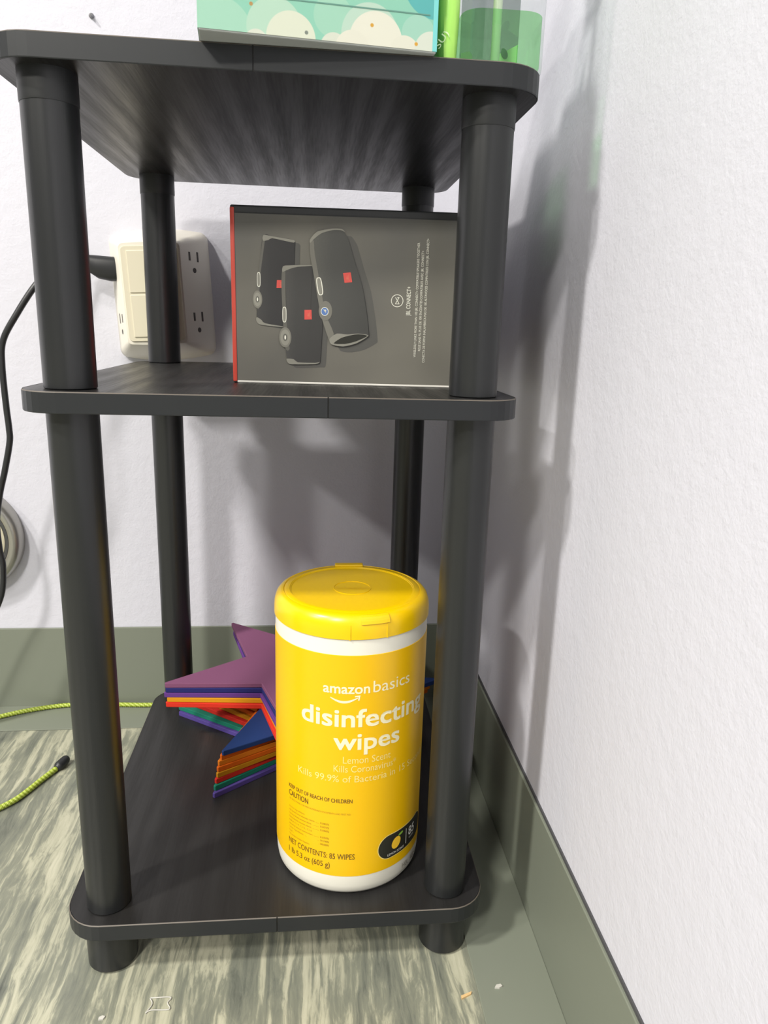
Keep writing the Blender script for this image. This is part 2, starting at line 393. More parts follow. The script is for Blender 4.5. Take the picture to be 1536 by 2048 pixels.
# lid
lid = link('lid', lathe([(0.0549, .1990), (0.0556, .1995), (0.0556, .2045), (0.0552, .2085), (0.0540, .2122), (0.0520, .2146), (0.0500, .2156), (0.0490, .2158), (0.0486, .2152), (0.0482, .2157), (0.0446, .2158), (0.0443, .2154), (0.0438, .2154), (0.0435, .2150), (0.010, .2150)], 96), can, M['yellow_lid'], True, 50)
def lid_tab(s0, s1, z0, z1, off, name):
    vs_, fs = [], []; n = 8
    def rr(z):
        prof = [(0.0556, .199), (0.0556, .2045), (0.0552, .2085), (0.0540, .2122), (0.0520, .2146), (0.0500, .2156)]
        for (ra, za), (rb, zb_) in zip(prof, prof[1:]):
            if za <= z <= zb_: return ra + (rb - ra) * (z - za) / (zb_ - za)
        return prof[-1][0]
    zs = [z0 + (z1 - z0) * k_ / 5 for k_ in range(6)]
    for off_ in (off, -0.0008):
        for z in zs:
            for i in range(n + 1):
                a = TH0 + (s0 + (s1 - s0) * i / n) / 1000 / CRAD; r = rr(z) + off_
                vs_.append((r * math.cos(a), r * math.sin(a), z + (0.0004 if off_ > 0 and z > .212 else 0)))
    N = n + 1; L_ = 6 * N
    for lay in (0, 1):
        for j in range(5):
            for i in range(n):
                a = lay * L_ + j * N + i; q = (a, a + 1, a + N + 1, a + N); fs.append(q if lay == 0 else q[::-1])
    bd_ = [i for i in range(N)] + [j * N + n for j in range(1, 6)] + [5 * N + i for i in range(n - 1, -1, -1)] + [j * N for j in range(4, 0, -1)]
    for a, b in zip(bd_, bd_[1:] + bd_[:1]): fs.append((a, a + L_, b + L_, b))
    return link(name, mesh(vs_, fs), lid, M['yellow_lid'])
lid_tab(0.8, 20.6, .2100, .2150, .0011, 'lid_tab')
lid_tab(-1.2, -0.4, .1992, .2092, .0004, 'lid_rib'); lid_tab(24.0, 24.8, .1992, .2092, .0004, 'lid_rib')
link('hinge', box_mesh(-0.011, 0.011, 0.0455, 0.0515, 0.2140, 0.2172, 0.0009), lid, M['yellow_lid'])
lid.children[-1].rotation_euler = (0, 0, TH0 - math.pi / 2 + math.pi + 0.16 - math.pi + math.pi)
emb = link('embossed_logo', mesh(*[(lambda g: ([(math.cos(TH0 + math.pi / 2) * (x * 24 - 12) / 1000 - math.cos(TH0) * (y * 7 - 2.5) / 1000, math.sin(TH0 + math.pi / 2) * (x * 24 - 12) / 1000 - math.sin(TH0) * (y * 7 - 2.5) / 1000, 0.2153) for x, y in g[0]], g[1]))(text_geo('amazon'))][0]), lid, M['yellow_lid'])
bmr = [(0.0135, .2150), (0.0135, .2154), (0.0130, .2154), (0.0130, .2150)]
link('embossed_ring', lathe(bmr, 48, cap0=False, cap1=False), lid, M['yellow_lid'], True, 40)

# ------------------------------------------------------------------ speaker box on the middle shelf
ux = Vector((0.1451, -0.0083, 0)).normalized()
BRZ = math.atan2(ux.y, ux.x)
sp = thing('speaker_box', 'dark grey portable speaker box with red left edge on the middle shelf', 'box', (-0.0300, -0.0750, ZM), BRZ)
BXL, BXR, BZ, BD = -0.0028, 0.158, 0.1142, 0.118
M['box_red'] = mat('box_red', (0.62, 0.075, 0.05), 0.4)
M['box_white'] = mat('box_white', (0.78, 0.76, 0.70), 0.45)
M['box_dark'] = mat('box_dark_edge', (0.040, 0.042, 0.044), 0.4)
M['box_front'] = mat('box_front_print', (0.08, 0.077, 0.066), 0.42, spec=0.4)
k = NT(M['box_front'])
v = k.coords((9, 1, 9)); nn = k.noise(v, 1.6, 2, 0.4)
k.l(k.ramp(nn, [(0.32, (0.132, 0.129, 0.117)), (0.52, (0.165, 0.158, 0.135)), (0.7, (0.188, 0.180, 0.152))]), k.b.inputs['Base Color'])
link('carton', box_mesh(BXL, BXR, 0, BD, 0, BZ, 0.0011, 3), sp, M['box_dark'], True, 40)
fr = link('front_panel', box_mesh(0.0003, BXR - .0015, -0.00025, 0.001, 0.0016, 0.1090), sp, M['box_front'])
link('red_edge', box_mesh(BXL - .00018, 0.0003, -0.00025, BD - .001, 0.0006, BZ - .0012, 0.0010, 3), sp, M['box_red'], True, 40)
link('white_edge', box_mesh(0.0, BXR - .001, -0.0003, 0.004, 0.0001, 0.0017, 0.0005, 2), sp, M['box_white'])
link('top_crease', box_mesh(0.0003, BXR - .0015, -0.0002, 0.0005, 0.1098, 0.1128), sp, M['box_dark'])
def fp(off):
    return lambda s, z: (s / 1000, -off, z / 1000)
def speaker_mat(name, lo, hi, cx, wdt):
    mt = mat(name, hi, 0.5); k = NT(mt)
    tc = k.n('ShaderNodeTexCoord'); sx = k.n('ShaderNodeSeparateXYZ'); k.l(tc.outputs['Object'], sx.inputs[0])
    f = k.math('MULTIPLY_ADD', sx.outputs['X'], 1 / wdt, -cx / wdt + 0.5, True)
    n_ = k.noise(k.coords((1, 1, 1)), 1400, 2)
    f2 = k.math('ADD', f, k.math('MULTIPLY_ADD', n_, 0.16, -0.08), None, True)
    k.l(k.ramp(f2, [(0.0, lo), (0.35, hi), (1.0, tuple(x * 0.75 for x in hi))]), k.b.inputs['Base Color']); return mt
M['spk1'] = speaker_mat('printed_speaker_dark', (0.056, 0.055, 0.053), (0.036, 0.035, 0.036), 0.027, 0.026)
M['spk2'] = speaker_mat('printed_speaker_mid', (0.083, 0.081, 0.076), (0.054, 0.053, 0.051), 0.044, 0.028)
M['spk3'] = speaker_mat('printed_speaker_light', (0.112, 0.111, 0.099), (0.074, 0.074, 0.069), 0.069, 0.036)
M['spk_rim'] = mat('printed_rim_grey', (0.277, 0.271, 0.231), 0.45)
M['spk_edge'] = mat('printed_side_grey', (0.139, 0.135, 0.117), 0.45)
M['spk_edge3'] = mat('printed_side_light', (0.191, 0.185, 0.158), 0.45)
M['spk_shadow'] = mat('printed_dark_grey', (0.096, 0.094, 0.086), 0.45)
M['spk_halo'] = mat('printed_halo', (0.224, 0.218, 0.185), 0.45)
M['spk_halo2'] = mat('printed_halo_ring', (0.304, 0.297, 0.251), 0.45)
M['spk_blue'] = mat('printed_blue', (0.10, 0.20, 0.48), 0.45)
M['spk_red'] = mat('printed_red', (0.72, 0.09, 0.075), 0.45)
M['spk_red2'] = mat('printed_pale_red', (0.75, 0.20, 0.13), 0.45)
M['spk_text'] = mat('printed_grey_white', (0.85, 0.84, 0.74), 0.45)
def smooth_poly(p, per=4):
    n = len(p); out = []
    for i in range(n):
        a, b, c_, d_ = (Vector(p[(i + j) % n]) for j in (-1, 0, 1, 2))
        for q in range(per):
            t = q / per; out.append(tuple(b + (c_ - b) * t + 0.35 * ((c_ - a) * (t * (1 - t) ** 2) - (d_ - b) * (t * t * (1 - t)))))
    return out
def ppoly(name, pts, off, mt, parent, sm=False):
    if sm: pts = smooth_poly(pts)
    f_ = fp(off); vs_ = [f_(*q) for q in pts]
    bm = bmesh.new(); bv = [bm.verts.new(v_) for v_ in vs_]; fc = bm.faces.new(bv)
    bmesh.ops.triangulate(bm, faces=[fc]); bm.normal_update()
    if bm.faces[:] and sum(x.normal.y for x in bm.faces) > 0: bmesh.ops.reverse_faces(bm, faces=bm.faces[:])
    me = bpy.data.meshes.new(name); bm.to_mesh(me); bm.free()
    return link(name, me, parent, M[mt])
o_ = 0.0004
S1 = [(18.9, 96.0), (25.3, 95.3), (38.7, 93.5), (39.3, 89.0), (39.0, 80.0), (38.6, 67.0), (36.1, 50.7), (35.0, 38.0), (22.0, 39.4), (15.2, 40.5), (13.8, 43.8), (14.1, 49.8), (13.7, 59.7), (15.3, 72.8), (16.7, 82.5)]
S2 = [(31.2, 75.9), (33.2, 77.4), (50.2, 78.1), (51.2, 76.5), (55.0, 61.0), (57.9, 44.5), (57.3, 27.5), (56.4, 15.2), (53.2, 14.3), (37.1, 13.5), (34.4, 15.3), (33.0, 23.5), (31.7, 37.0), (30.6, 60.2), (30.8, 73.3)]
S3 = [(49.4, 93.8), (54.1, 99.1), (64.2, 101.3), (70.2, 101.2), (72.6, 98.4), (74.7, 94.7), (79.0, 81.3), (84.1, 66.5), (87.6, 48.7), (89.3, 35.2), (88.6, 33.2), (81.1, 28.9), (72.0, 26.6), (64.0, 27.4), (60.8, 34.4), (56.5, 47.8), (52.2, 70.7), (49.4, 85.5)]
def shadow_of(S, dx, dz): return [(x + dx, z + dz) for x, z in S]
def spk(S, mt, edge, rims, badge, pill, halo, lvl, emt='spk_edge'):
    b_ = 0.0004 + lvl * 0.0004
    s_ = ppoly('printed_speaker', S, b_, mt, fr, True)
    s_.parent = fr
    ppoly('printed_side', edge, b_ + .00006, emt, fr, True)
    for r in rims: ppoly('printed_rim', r, b_ + .00010, 'spk_rim', fr, True)
    ppoly('red_badge', badge, b_ + .00012, 'spk_red', fr)
    x0 = badge[0][0]; x1 = badge[1][0]; zc = (badge[0][1] + badge[2][1]) / 2
    if x1 - x0 > 4: text_obj('badge_text', 'JBL', zc - 2.0, zc + 2.0, -((x0 + x1) / 2 + 0.9 + .5), 1.8, lambda a, b, e=0.0, q=b_: (-b / 1000, -(q + .00016 + e), a / 1000), M['spk_red2'], fr, 0.01)
    px_, pz_, pw, ph, tl = pill
    def oval(cx, cz, rx, rz, tl=0, n=24, sq=1.0):
        out = []
        for i in range(n):
            a = 2 * math.pi * i / n; x = rx * math.copysign(abs(math.cos(a)) ** sq, math.cos(a)); z = rz * math.copysign(abs(math.sin(a)) ** sq, math.sin(a))
            out.append((cx + x * math.cos(tl) - z * math.sin(tl), cz + x * math.sin(tl) + z * math.cos(tl)))
        return out
    ppoly('button_outline', oval(px_, pz_, pw, ph, tl, sq=.6), b_ + .00014, 'spk_text', fr)
    ppoly('button_face', oval(px_, pz_, pw * .68, ph * .9, tl, sq=.6), b_ + .00018, 'spk_rim', fr)
    hx, hz, hrx, hrz = halo
    ppoly('halo', oval(hx, hz, hrx, hrz), b_ + .00022, 'spk_halo' if lvl < 3 else 'spk_edge3', fr)
    if lvl < 3:
        ppoly('halo_ring', oval(hx, hz, hrx * .78, hrz * .78), b_ + .00026, 'spk_halo2', fr)
        ppoly('halo_core', oval(hx, hz, hrx * .36, hrz * .36), b_ + .00030, 'spk_edge', fr)
        ppoly('halo_mark', oval(hx, hz, hrx * .14, hrz * .22), b_ + .00034, 'spk_text', fr)
    else:
        ppoly('halo_ring', oval(hx - .5, hz - .4, 2.6, 2.8), b_ + .00026, 'spk_text', fr)
        ppoly('halo_core', oval(hx - .5, hz - .4, 2.2, 2.4), b_ + .00030, 'spk_blue', fr)
        ppoly('halo_mark', [(hx - 1.5, hz + .9), (hx + .4, hz - 1.6), (hx + .4, hz - .9), (hx - .4, hz - .3), (hx + .5, hz + .5), (hx + .2, hz + .9), (hx - .6, hz + .1), (hx - 1.3, hz + 1.1)], b_ + .00034, 'spk_text', fr)
ppoly('printed_shade', shadow_of(S1, 3.4, -2.0), .00031, 'spk_shadow', fr, True)
ppoly('printed_shade', shadow_of(S2, 3.8, -2.6), .00033, 'spk_shadow', fr, True)
ppoly('printed_shade', shadow_of(S3, 6.2, -4.2), .00035, 'spk_shadow', fr, True)
spk(S1, 'spk1', [(18.9, 96.0), (20.2, 95.7), (18.3, 82.6), (16.9, 72.9), (15.8, 59.8), (15.6, 49.9), (14.1, 49.8), (13.7, 59.7), (15.3, 72.8), (16.7, 82.5)],
    [[(18.9, 96.0), (25.3, 95.3), (38.7, 93.5), (38.8, 91.9), (33.3, 92.7), (24.6, 94.2), (21.9, 92.9), (18.5, 92.5)], [(13.8, 43.8), (16.6, 42.4), (19.3, 40.0), (31.0, 38.3), (31.0, 37.8), (21.3, 38.4), (15.5, 39.2), (13.5, 41.5)]],
    [(27.5, 68.0), (32.5, 68.1), (32.4, 63.1), (27.2, 63.0)], (15.5, 68.0, 1.2, 4.7, 0), (14.5, 55.3, 3.2, 5.7), 1)
spk(S2, 'spk2', [(30.8, 73.3), (33.2, 74.0), (33.1, 60.3), (34.1, 37.0), (35.8, 23.5), (33.0, 23.5), (31.7, 37.0), (30.6, 60.2)],
    [[(31.2, 73.3), (31.2, 75.9), (33.2, 77.4), (50.2, 78.3), (50.4, 77.7), (41.3, 76.8), (37.3, 75.8), (33.9, 74.4)], [(33.7, 17.0), (38.5, 16.8), (41.3, 14.8), (53.2, 14.7), (56.6, 15.5), (53.2, 13.9), (37.1, 13.3), (34.4, 14.6)]],
    [(45.8, 49.4), (50.5, 49.6), (50.8, 43.4), (45.8, 43.1)], (32.4, 46.0, 1.4, 5.1, 0), (32.9, 31.1, 4.1, 6.7), 2)
spk(S3, 'spk3', [(49.4, 93.8), (51.8, 93.3), (52.5, 85.6), (55.3, 70.8), (59.9, 47.9), (65.6, 34.6), (64.0, 27.4), (60.8, 34.4), (56.5, 47.8), (52.2, 70.7), (49.4, 85.5)],
    [[(49.4, 91.9), (49.4, 94.2), (54.1, 99.2), (64.1, 101.4), (70.2, 101.3), (72.3, 99.4), (69.5, 100.5), (64.2, 100.4), (56.8, 98.2), (52.1, 94.6)], [(64.0, 27.4), (62.9, 31.1), (67.7, 34.6), (74.7, 34.2), (82.3, 35.0), (89.3, 33.9), (81.1, 28.5), (72.0, 26.2)]],
    [(71.3, 73.8), (76.4, 74.4), (77.5, 68.2), (72.4, 67.6)], (55.9, 64.9, 1.9, 5.8, 0.16), (59.9, 49.2, 4.5, 6.4), 3, 'spk_edge3')
ppoly('speaker_hollow', [(65.6, 28.0), (70.5, 31.7), (76.1, 33.5), (82.3, 34.6), (88.6, 33.7), (81.0, 29.9), (73.4, 27.9)], .00176, 'badge_black', fr, True)
# ring icon and vertical lines of text (reading bottom to top)
def ring_print(cx, cz, r0, r1, off, mt, n=36):
    vs_, fs = [], []; f_ = fp(off)
    for i in range(n):
        a = 2 * math.pi * i / n; vs_ += [f_(cx + r0 * math.cos(a), cz + r0 * math.sin(a)), f_(cx + r1 * math.cos(a), cz + r1 * math.sin(a))]
    for i in range(n): a = 2 * i; b = 2 * ((i + 1) % n); fs.append((a, b, b + 1, a + 1))
    return link('ring_icon', mesh(vs_, fs), fr, M[mt])
ring_print(108.0, 57.2, 3.7, 4.15, .0005, 'spk_text')
def stroke(a, b, wd):
    d_ = Vector((b[0] - a[0], b[1] - a[1])).normalized(); n_ = (-d_.y * wd, d_.x * wd)
    return ppoly('icon_stroke', [(a[0] + n_[0], a[1] + n_[1]), (b[0] + n_[0], b[1] + n_[1]), (b[0] - n_[0], b[1] - n_[1]), (a[0] - n_[0], a[1] - n_[1])], .0005, 'spk_text', fr)
for a, b in (((106.8, 59.4), (109.4, 55.2)), ((109.4, 55.2), (106.8, 55.2)), ((106.8, 55.2), (109.3, 59.4)), ((109.3, 59.4), (108.0, 59.2))): stroke(a, b, 0.22)
def vtext(body, s_base, z0, z1, cap, bold=0.0, name='printed_line'):
    text_obj(name, body, z0, z1, 0, cap, lambda a, b, e=0.0: ((s_base - b) / 1000, -.0005 - e, a / 1000), M['spk_text'], fr, bold)
vtext('JBL CONNECT+', 117.0, 47.7, 66.5, 2.9, 0.012)
vtext('WIRELESSLY LINKS MORE THAN 100 JBL CONNECT+ COMPATIBLE SPEAKERS TOGETHER', 121.9, 20.3, 94.6, 1.65, 0.006)
vtext('RELIE SANS FIL PLUS DE 100 ENCEINTES COMPATIBLES AVEC JBL CONNECT+', 124.9, 24.6, 89.6, 1.65, 0.006)
vtext('CONECTA DE FORMA INALAMBRICA MAS DE 100 ALTAVOCES COMPATIBLES CON JBL CONNECT+', 128.0, 16.8, 97.4, 1.65, 0.006)

# ------------------------------------------------------------------ stack of foam stars
SR, SI, ST, PITCHZ = 0.131, 0.405, 0.0047, 0.005
def star_mesh():
    pts = []
    for i in range(10):
        a = math.radians(36 * i); r = SR if i % 2 == 0 else SR * SI
        pts.append((r * math.cos(a), r * math.sin(a)))
    # tiny blunt tips
    q = []
    for i, p in enumerate(pts):
        if i % 2: q.append(p); continue
        for other in (pts[i - 1], pts[(i + 1) % 10]):
            v_ = Vector(other) - Vector(p); v_.normalize(); q.append(tuple(Vector(p) + v_ * 0.003))
    return prism(q, 0, ST, 0.0005)
star_me = star_mesh()
def foam(name, c):
    c = tuple(x * 0.68 for x in c)
    mt = mat(name, c, 0.75, spec=0.2); k = NT(mt); k.bump(k.noise(k.coords(), 900, 2), 0.15, 0.0003); return mt
FO = {n: foam('foam_' + n, srgb(*c)) for n, c in dict(violet=(88, 72, 150), teal=(30, 128, 105), red=(214, 48, 38), ochre=(205, 140, 20), orange=(226, 104, 16), amber=(232, 130, 28), blue=(34, 62, 120), scarlet=(235, 58, 40), yellow=(236, 165, 28), lilac=(112, 66, 150), navy=(44, 48, 118), mauve=(142, 88, 124)).items()}
def star(lv, rot, cx, cy, colr, label):
    me = star_me.copy(); o = link('foam_star', me, None, FO[colr])
    o.location = (cx, cy, ZB + lv * PITCHZ); o.rotation_euler = (0, 0, math.radians(rot)); tag(o, label, 'foam star', 'foam stars stacked on the bottom shelf')
tips = [(-.0631, -.0335), (-.0626, -.0302), (-.0620, -.0275), (-.0609, -.0262), (-.0605, -.0250), (-.0597, -.0235), (-.0577, -.0222), (-.0560, -.0240)]
lower = [('violet', 0, 'violet foam star at the very bottom of the stack'), ('teal', .4, 'teal green foam star second from the bottom of the stack'), ('red', -1.6, 'deep red foam star above the teal one'),
         ('ochre', -4.0, 'ochre yellow foam star above the deep red one'), ('orange', -5.2, 'orange foam star above the ochre one'), ('amber', -5.8, 'amber foam star between two orange ones'),
         ('orange', -5.0, 'orange foam star just under the dark blue one'), ('blue', -7.5, 'dark blue foam star in the middle of the stack with a bare point')]
for i, ((colr, rot, lb), (tx, ty)) in enumerate(zip(lower, tips)):
    a = math.radians(236.5 + rot); star(i, 236.5 + rot, tx - SR * math.cos(a), ty - SR * math.sin(a), colr, lb)
upper = [('scarlet', 194.6, 'bright red foam star just above the dark blue one'), ('yellow', 195.4, 'golden yellow foam star near the top of the stack'), ('lilac', 196.2, 'purple violet foam star third from the top of the stack'),
         ('navy', 196.6, 'navy blue foam star second from the top of the stack'), ('mauve', 197.4, 'mauve foam star lying on top of the stack')]
offs = [(.0, .0), (.0012, .0005), (-.0012, .0003), (.0003, .0), (.0, .0)]
for i, ((colr, rot, lb), (dx, dy)) in enumerate(zip(upper, offs)):
    a = math.radians(rot); px_ = 0.0062 + SR * math.cos(math.radians(197.4)) + dx; py_ = 0.0945 + SR * math.sin(math.radians(197.4)) + dy
    star(8 + i, rot, px_ - SR * math.cos(a), py_ - SR * math.sin(a), colr, lb)      # left points lined up

# ------------------------------------------------------------------ wall tap with plug and cord
M['ivory'] = mat('ivory_plastic', (0.70, 0.665, 0.585), 0.35)
M['ivory_panel'] = mat('cream_panel_plastic', (0.64, 0.595, 0.465), 0.38)
M['slot'] = mat('slot_shade', (0.06, 0.05, 0.045), 0.6)  # dark brown puts the shade inside the outlet slots into the colour
tap = thing('wall_tap', 'ivory six way wall outlet tap plugged into the rear wall', 'outlet tap', (-0.1325, YW, 0.469))
tap.rotation_euler = (0, math.radians(-3.0), 0)
def tap_ring(hw, hh, arch, y, R=0.007, n=6):
    out = []
    for sx, sz, a0 in ((1, 1, 0), (-1, 1, 90), (-1, -1, 180), (1, -1, 270)):
        for i in range(n + 1):
            a = math.radians(a0 + 90 * i / n)
            x = sx * (hw - R) + R * math.cos(a); z = sz * (hh - R) + R * math.sin(a)
            out.append((x, z))
        # arched top and bottom
        if (sx, sz) in ((1, 1), (-1, -1)):
            for t in (0.2, 0.4, 0.6, 0.8): out.append((sx * (hw - R) * (1 - 2 * t), sz * hh))
    res = []
    for x, z in out:
        bulge = arch * max(0, 1 - (x / hw) ** 2) * (1 if z > 0 else -1) * min(1, abs(z) / hh)
        res.append((x, -y, z + bulge))
    return res
tapbody = link('housing', loft([tap_ring(.0490, .0598, .0055, 0.0), tap_ring(.0490, .0598, .0055, .006), tap_ring(.0468, .0580, .0055, .012), tap_ring(.0302, .0482, .0014, .0535, .004), tap_ring(.0288, .0468, .0010, .0555, .004)]), tap, M['ivory'], True, 28)
panel = link('front_panel', loft([[(x, -0.0550, z) for x, z in rrect(.0545, .0890, .004)], [(x, -0.0572, z) for x, z in rrect(.0535, .0880, .004)]]), tap, M['ivory_panel'])
for z0, z1 in ((0.0015, 0.0425), (-0.0425, -0.0005)):
    link('sliding_cover', box_mesh(-.0215, .0215, -.0582, -.0568, z0 * .95, z1 * .95, .0006), panel, M['ivory_panel'])
def side_pt(side, t, z):            # t 0 at the wall edge, 1 at the front edge, on the slanted side
    x = .0468 + (.0302 - .0468) * t; y = -(.012 + (.0535 - .012) * t); return Vector((side * x, y, z))
for side in (1, -1):
    ang = math.atan2(.0255, .015)
    for zc in (0.031, -0.0265):
        if side == -1 and zc > 0: continue
        of = bpy.data.objects.new('outlet', None)
        nrm = Vector((side * .0415, -.0166, 0)).normalized(); tan = Vector((side * -.0166, -.0415, 0)).normalized()
        def quad_box(c_, w_, h_, t_=0.0006, mtl='slot', nm='slot', rnd=False):
            a = tan * (w_ / 2); b = Vector((0, 0, h_ / 2)); vs_ = []
            ringp = [(-1, -1), (1, -1), (1, 1), (-1, 1)] if not rnd else [(math.cos(i * math.pi / 5), math.sin(i * math.pi / 5)) for i in range(10)]
            r0 = [tuple(c_ - nrm * t_ + a * p + b * q) for p, q in ringp]; r1 = [tuple(c_ + nrm * 0.0003 + a * p + b * q) for p, q in ringp]
            me = loft([r0, r1]); bm = bmesh.new(); bm.from_mesh(me); bmesh.ops.recalc_face_normals(bm, faces=bm.faces); bm.to_mesh(me); bm.free()
            link(nm, me, tap, M[mtl])
        bpy.data.objects.remove(of)
        quad_box(side_pt(side, .70, zc + .0045), .0030, .0080, nm='blade_slot'); quad_box(side_pt(side, .36, zc + .0045), .0030, .0095, nm='blade_slot')
        quad_box(side_pt(side, .53, zc - .0085), .0062, .0050, nm='ground_slot', rnd=True)
    sline = [tuple(side_pt(side, t, z) + Vector((side * .0415, -.0166, 0)).normalized() * .00015) for t, z in ((0.02, .0015), (.98, .0015), (.98, .0019), (.02, .0019))]
# power cord with plug
cordT = thing('power_cord', 'black power cord with flat plug hanging from the ivory wall tap', 'power cord', (0, 0, 0))
plug_pts = [(-.1715, .197, .4925), (-.178, .1962, .4925), (-.190, .195, .4935), (-.200, .193, .4955), (-.210, .190, .4965), (-.216, .187, .4960)]
hts = [.0115, .0118, .0110, .0078, .0050, .0040]; wds = [.0085, .0090, .0085, .0070, .0050, .0040]
rings = []
for (x, y, z), hh, ww in zip(plug_pts, hts, wds):
    rings.append([(x, y + ww * math.copysign(abs(math.cos(a)) ** .7, math.cos(a)), z + hh * math.copysign(abs(math.sin(a)) ** .7, math.sin(a)) - (.0115 - hh) * -.45) for a in [2 * math.pi * j / 16 for j in range(16)]])
me = loft(rings); bm = bmesh.new(); bm.from_mesh(me); bmesh.ops.recalc_face_normals(bm, faces=bm.faces); bm.to_mesh(me); bm.free()
link('plug', me, cordT, M['black'], True, 45)
cord = [(-.212, .189, .4990), (-.224, .176, .490), (-.2395, .165, .4748), (-.2598, .160, .4445), (-.2735, .160, .4209), (-.2765, .160, .3974), (-.2764, .160, .3599), (-.2757, .160, .3368), (-.2765, .160, .3229), (-.2835, .160, .2952), (-.2915, .162, .2700), (-.2985, .165, .2400), (-.2990, .166, .2100), (-.2975, .166, .1900), (-.3040, .166, .1550), (-.330, .165, .110), (-.372, .150, .050), (-.42, .12, .010), (-.50, .06, .0035), (-.60, -.02, .0035)]
link('cable', sweep(catmull(cord, 8), .0030, 10), cordT, M['black'], True)

# dark cord peeking out behind the speaker box
cb = [(-.0400, .055, ZM + .003), (-.0440, .055, .436), (-.0470, .056, .460), (-.0478, .057, .478), (-.0455, .058, .490), (-.040, .060, .497), (-.030, .062, .492), (-.022, .063, .470), (-.018, .066, .440), (-.016, .07, ZM + .003)]
# it stands beside the carton at its rear left, so shift it behind the carton
cb = [(x + 0.0020, y + .020, z) for x, y, z in cb]
o = link('coiled_cord', sweep(catmull(cb, 8), .0030, 10), None, M['black'], True); tag(o, 'short loop of black cord peeking out behind the speaker box', 'cord')

# round metal disc on the rear wall
M['steel'] = mat('brushed_steel', (0.42, 0.41, 0.38), 0.32, 0.85)
M['darkring'] = mat('dark_groove', (0.05, 0.05, 0.05), 0.5)
M['creamface'] = mat('cream_face', (0.60, 0.56, 0.42), 0.4)
dsc = thing('wall_disc', 'round steel rimmed disc with cream centre on the rear wall behind the cord', 'wall disc', (-0.3555, YW, 0.207)); dsc.rotation_euler = (math.pi / 2, 0, 0)
link('rim', lathe([(.0605, 0), (.0610, .006), (.0600, .012), (.0570, .0165), (.0525, .018), (.0490, .016), (.0475, .0125)], 72), dsc, M['steel'], True, 60)
link('groove_ring', lathe([(.0478, .010), (.0478, .0142), (.0455, .0142), (.0440, .0126), (.0440, .010)], 72), dsc, M['darkring'], True, 40)
link('face', lathe([(.0438, .010), (.0438, .0133), (.040, .0150), (.020, .0175), (.004, .0180)], 72), dsc, M['creamface'], True, 60)

# ------------------------------------------------------------------ neon cord on the floor
M['neon'] = mat('neon_braid', (0.55, 0.70, 0.06), 0.6); k = NT(M['neon'])
wv = k.n('ShaderNodeTexWave', wave_type='BANDS', bands_direction='DIAGONAL'); k.l(k.coords(), wv.inputs['Vector']); wv.inputs['Scale'].default_value = 120
k.l(k.ramp(wv.outputs['Fac'], [(0.3, (0.26, 0.34, 0.02)), (0.7, (0.46, 0.54, 0.11))]), k.b.inputs['Base Color'])
nc = thing('neon_cord', 'neon yellow green braided cord with black tip on the floor', 'cord', (0, 0, 0))
path = [(-.2334, .0890, .0032), (-.2420, .0700, .0030), (-.2500, .0500, .0030), (-.2570, .0370, .0030), (-.2700, .0240, .0030), (-.2930, .0130, .0030), (-.3300, .0150, .0030), (-.3750, .0500, .0030), (-.3950, .1100, .0030), (-.3780, .1620, .0036), (-.3330, .1900, .0040), (-.3000, .2060, .0040), (-.2660, .2150, .0040), (-.2300, .2160, .0040), (-.2000, .2140, .0040), (-.1680, .2120, .0040), (-.1300, .2130, .0040), (-.0800, .2140, .0040)]
pp = catmull(path, 40)
link('braid', sweep(pp, lambda i: .0025 + .00035 * math.sin(i * 2.1), 10), nc, M['neon'], True)
link('tip', sweep(catmull([(-.2340, .0878, .0034), (-.2318, .0925, .0040), (-.2295, .0985, .0050), (-.2280, .1030, .0050)], 4), lambda i: (.0030, .0036, .0045, .0050, .0050, .0050, .0048, .0048, .0046, .0046, .0044, .0042, .0036)[min(i, 12)], 12), nc, M['black'], True)

# ------------------------------------------------------------------ things on the top shelf
# cloud print carton
tx = Vector((0.1192, 0.0115, 0)).normalized()
tb = thing('cloud_print_box', 'mint green cardboard box with white clouds on the top shelf', 'box', (-0.0352, -0.1812, ZT + .0003), math.atan2(tx.y, tx.x))
TL, TD, THH = 0.1198, 0.115, 0.118
M['cloud'] = mat('cloud_print', srgb(150, 214, 190), 0.4, spec=0.4)
k = NT(M['cloud'])
tc = k.n('ShaderNodeTexCoord'); sx = k.n('ShaderNodeSeparateXYZ'); k.l(tc.outputs['Object'], sx.inputs[0]); X_, Z_ = sx.outputs['X'], sx.outputs['Z']
def circ(cx, cz, r, soft=0.0004, ez=1.0):
    dx = k.math('SUBTRACT', X_, cx / 1000); dz = k.math('MULTIPLY', k.math('SUBTRACT', Z_, cz / 1000), ez)
    d_ = k.math('SQRT', k.math('ADD', k.math('MULTIPLY', dx, dx), k.math('MULTIPLY', dz, dz)))
    return k.math('MULTIPLY_ADD', d_, -1 / soft, r / 1000 / soft, True)
c = k.mix(circ(118, 32, 17), srgb(150, 214, 190), srgb(96, 188, 188))
c = k.mix(circ(9, -2, 18), c, srgb(172, 222, 198))
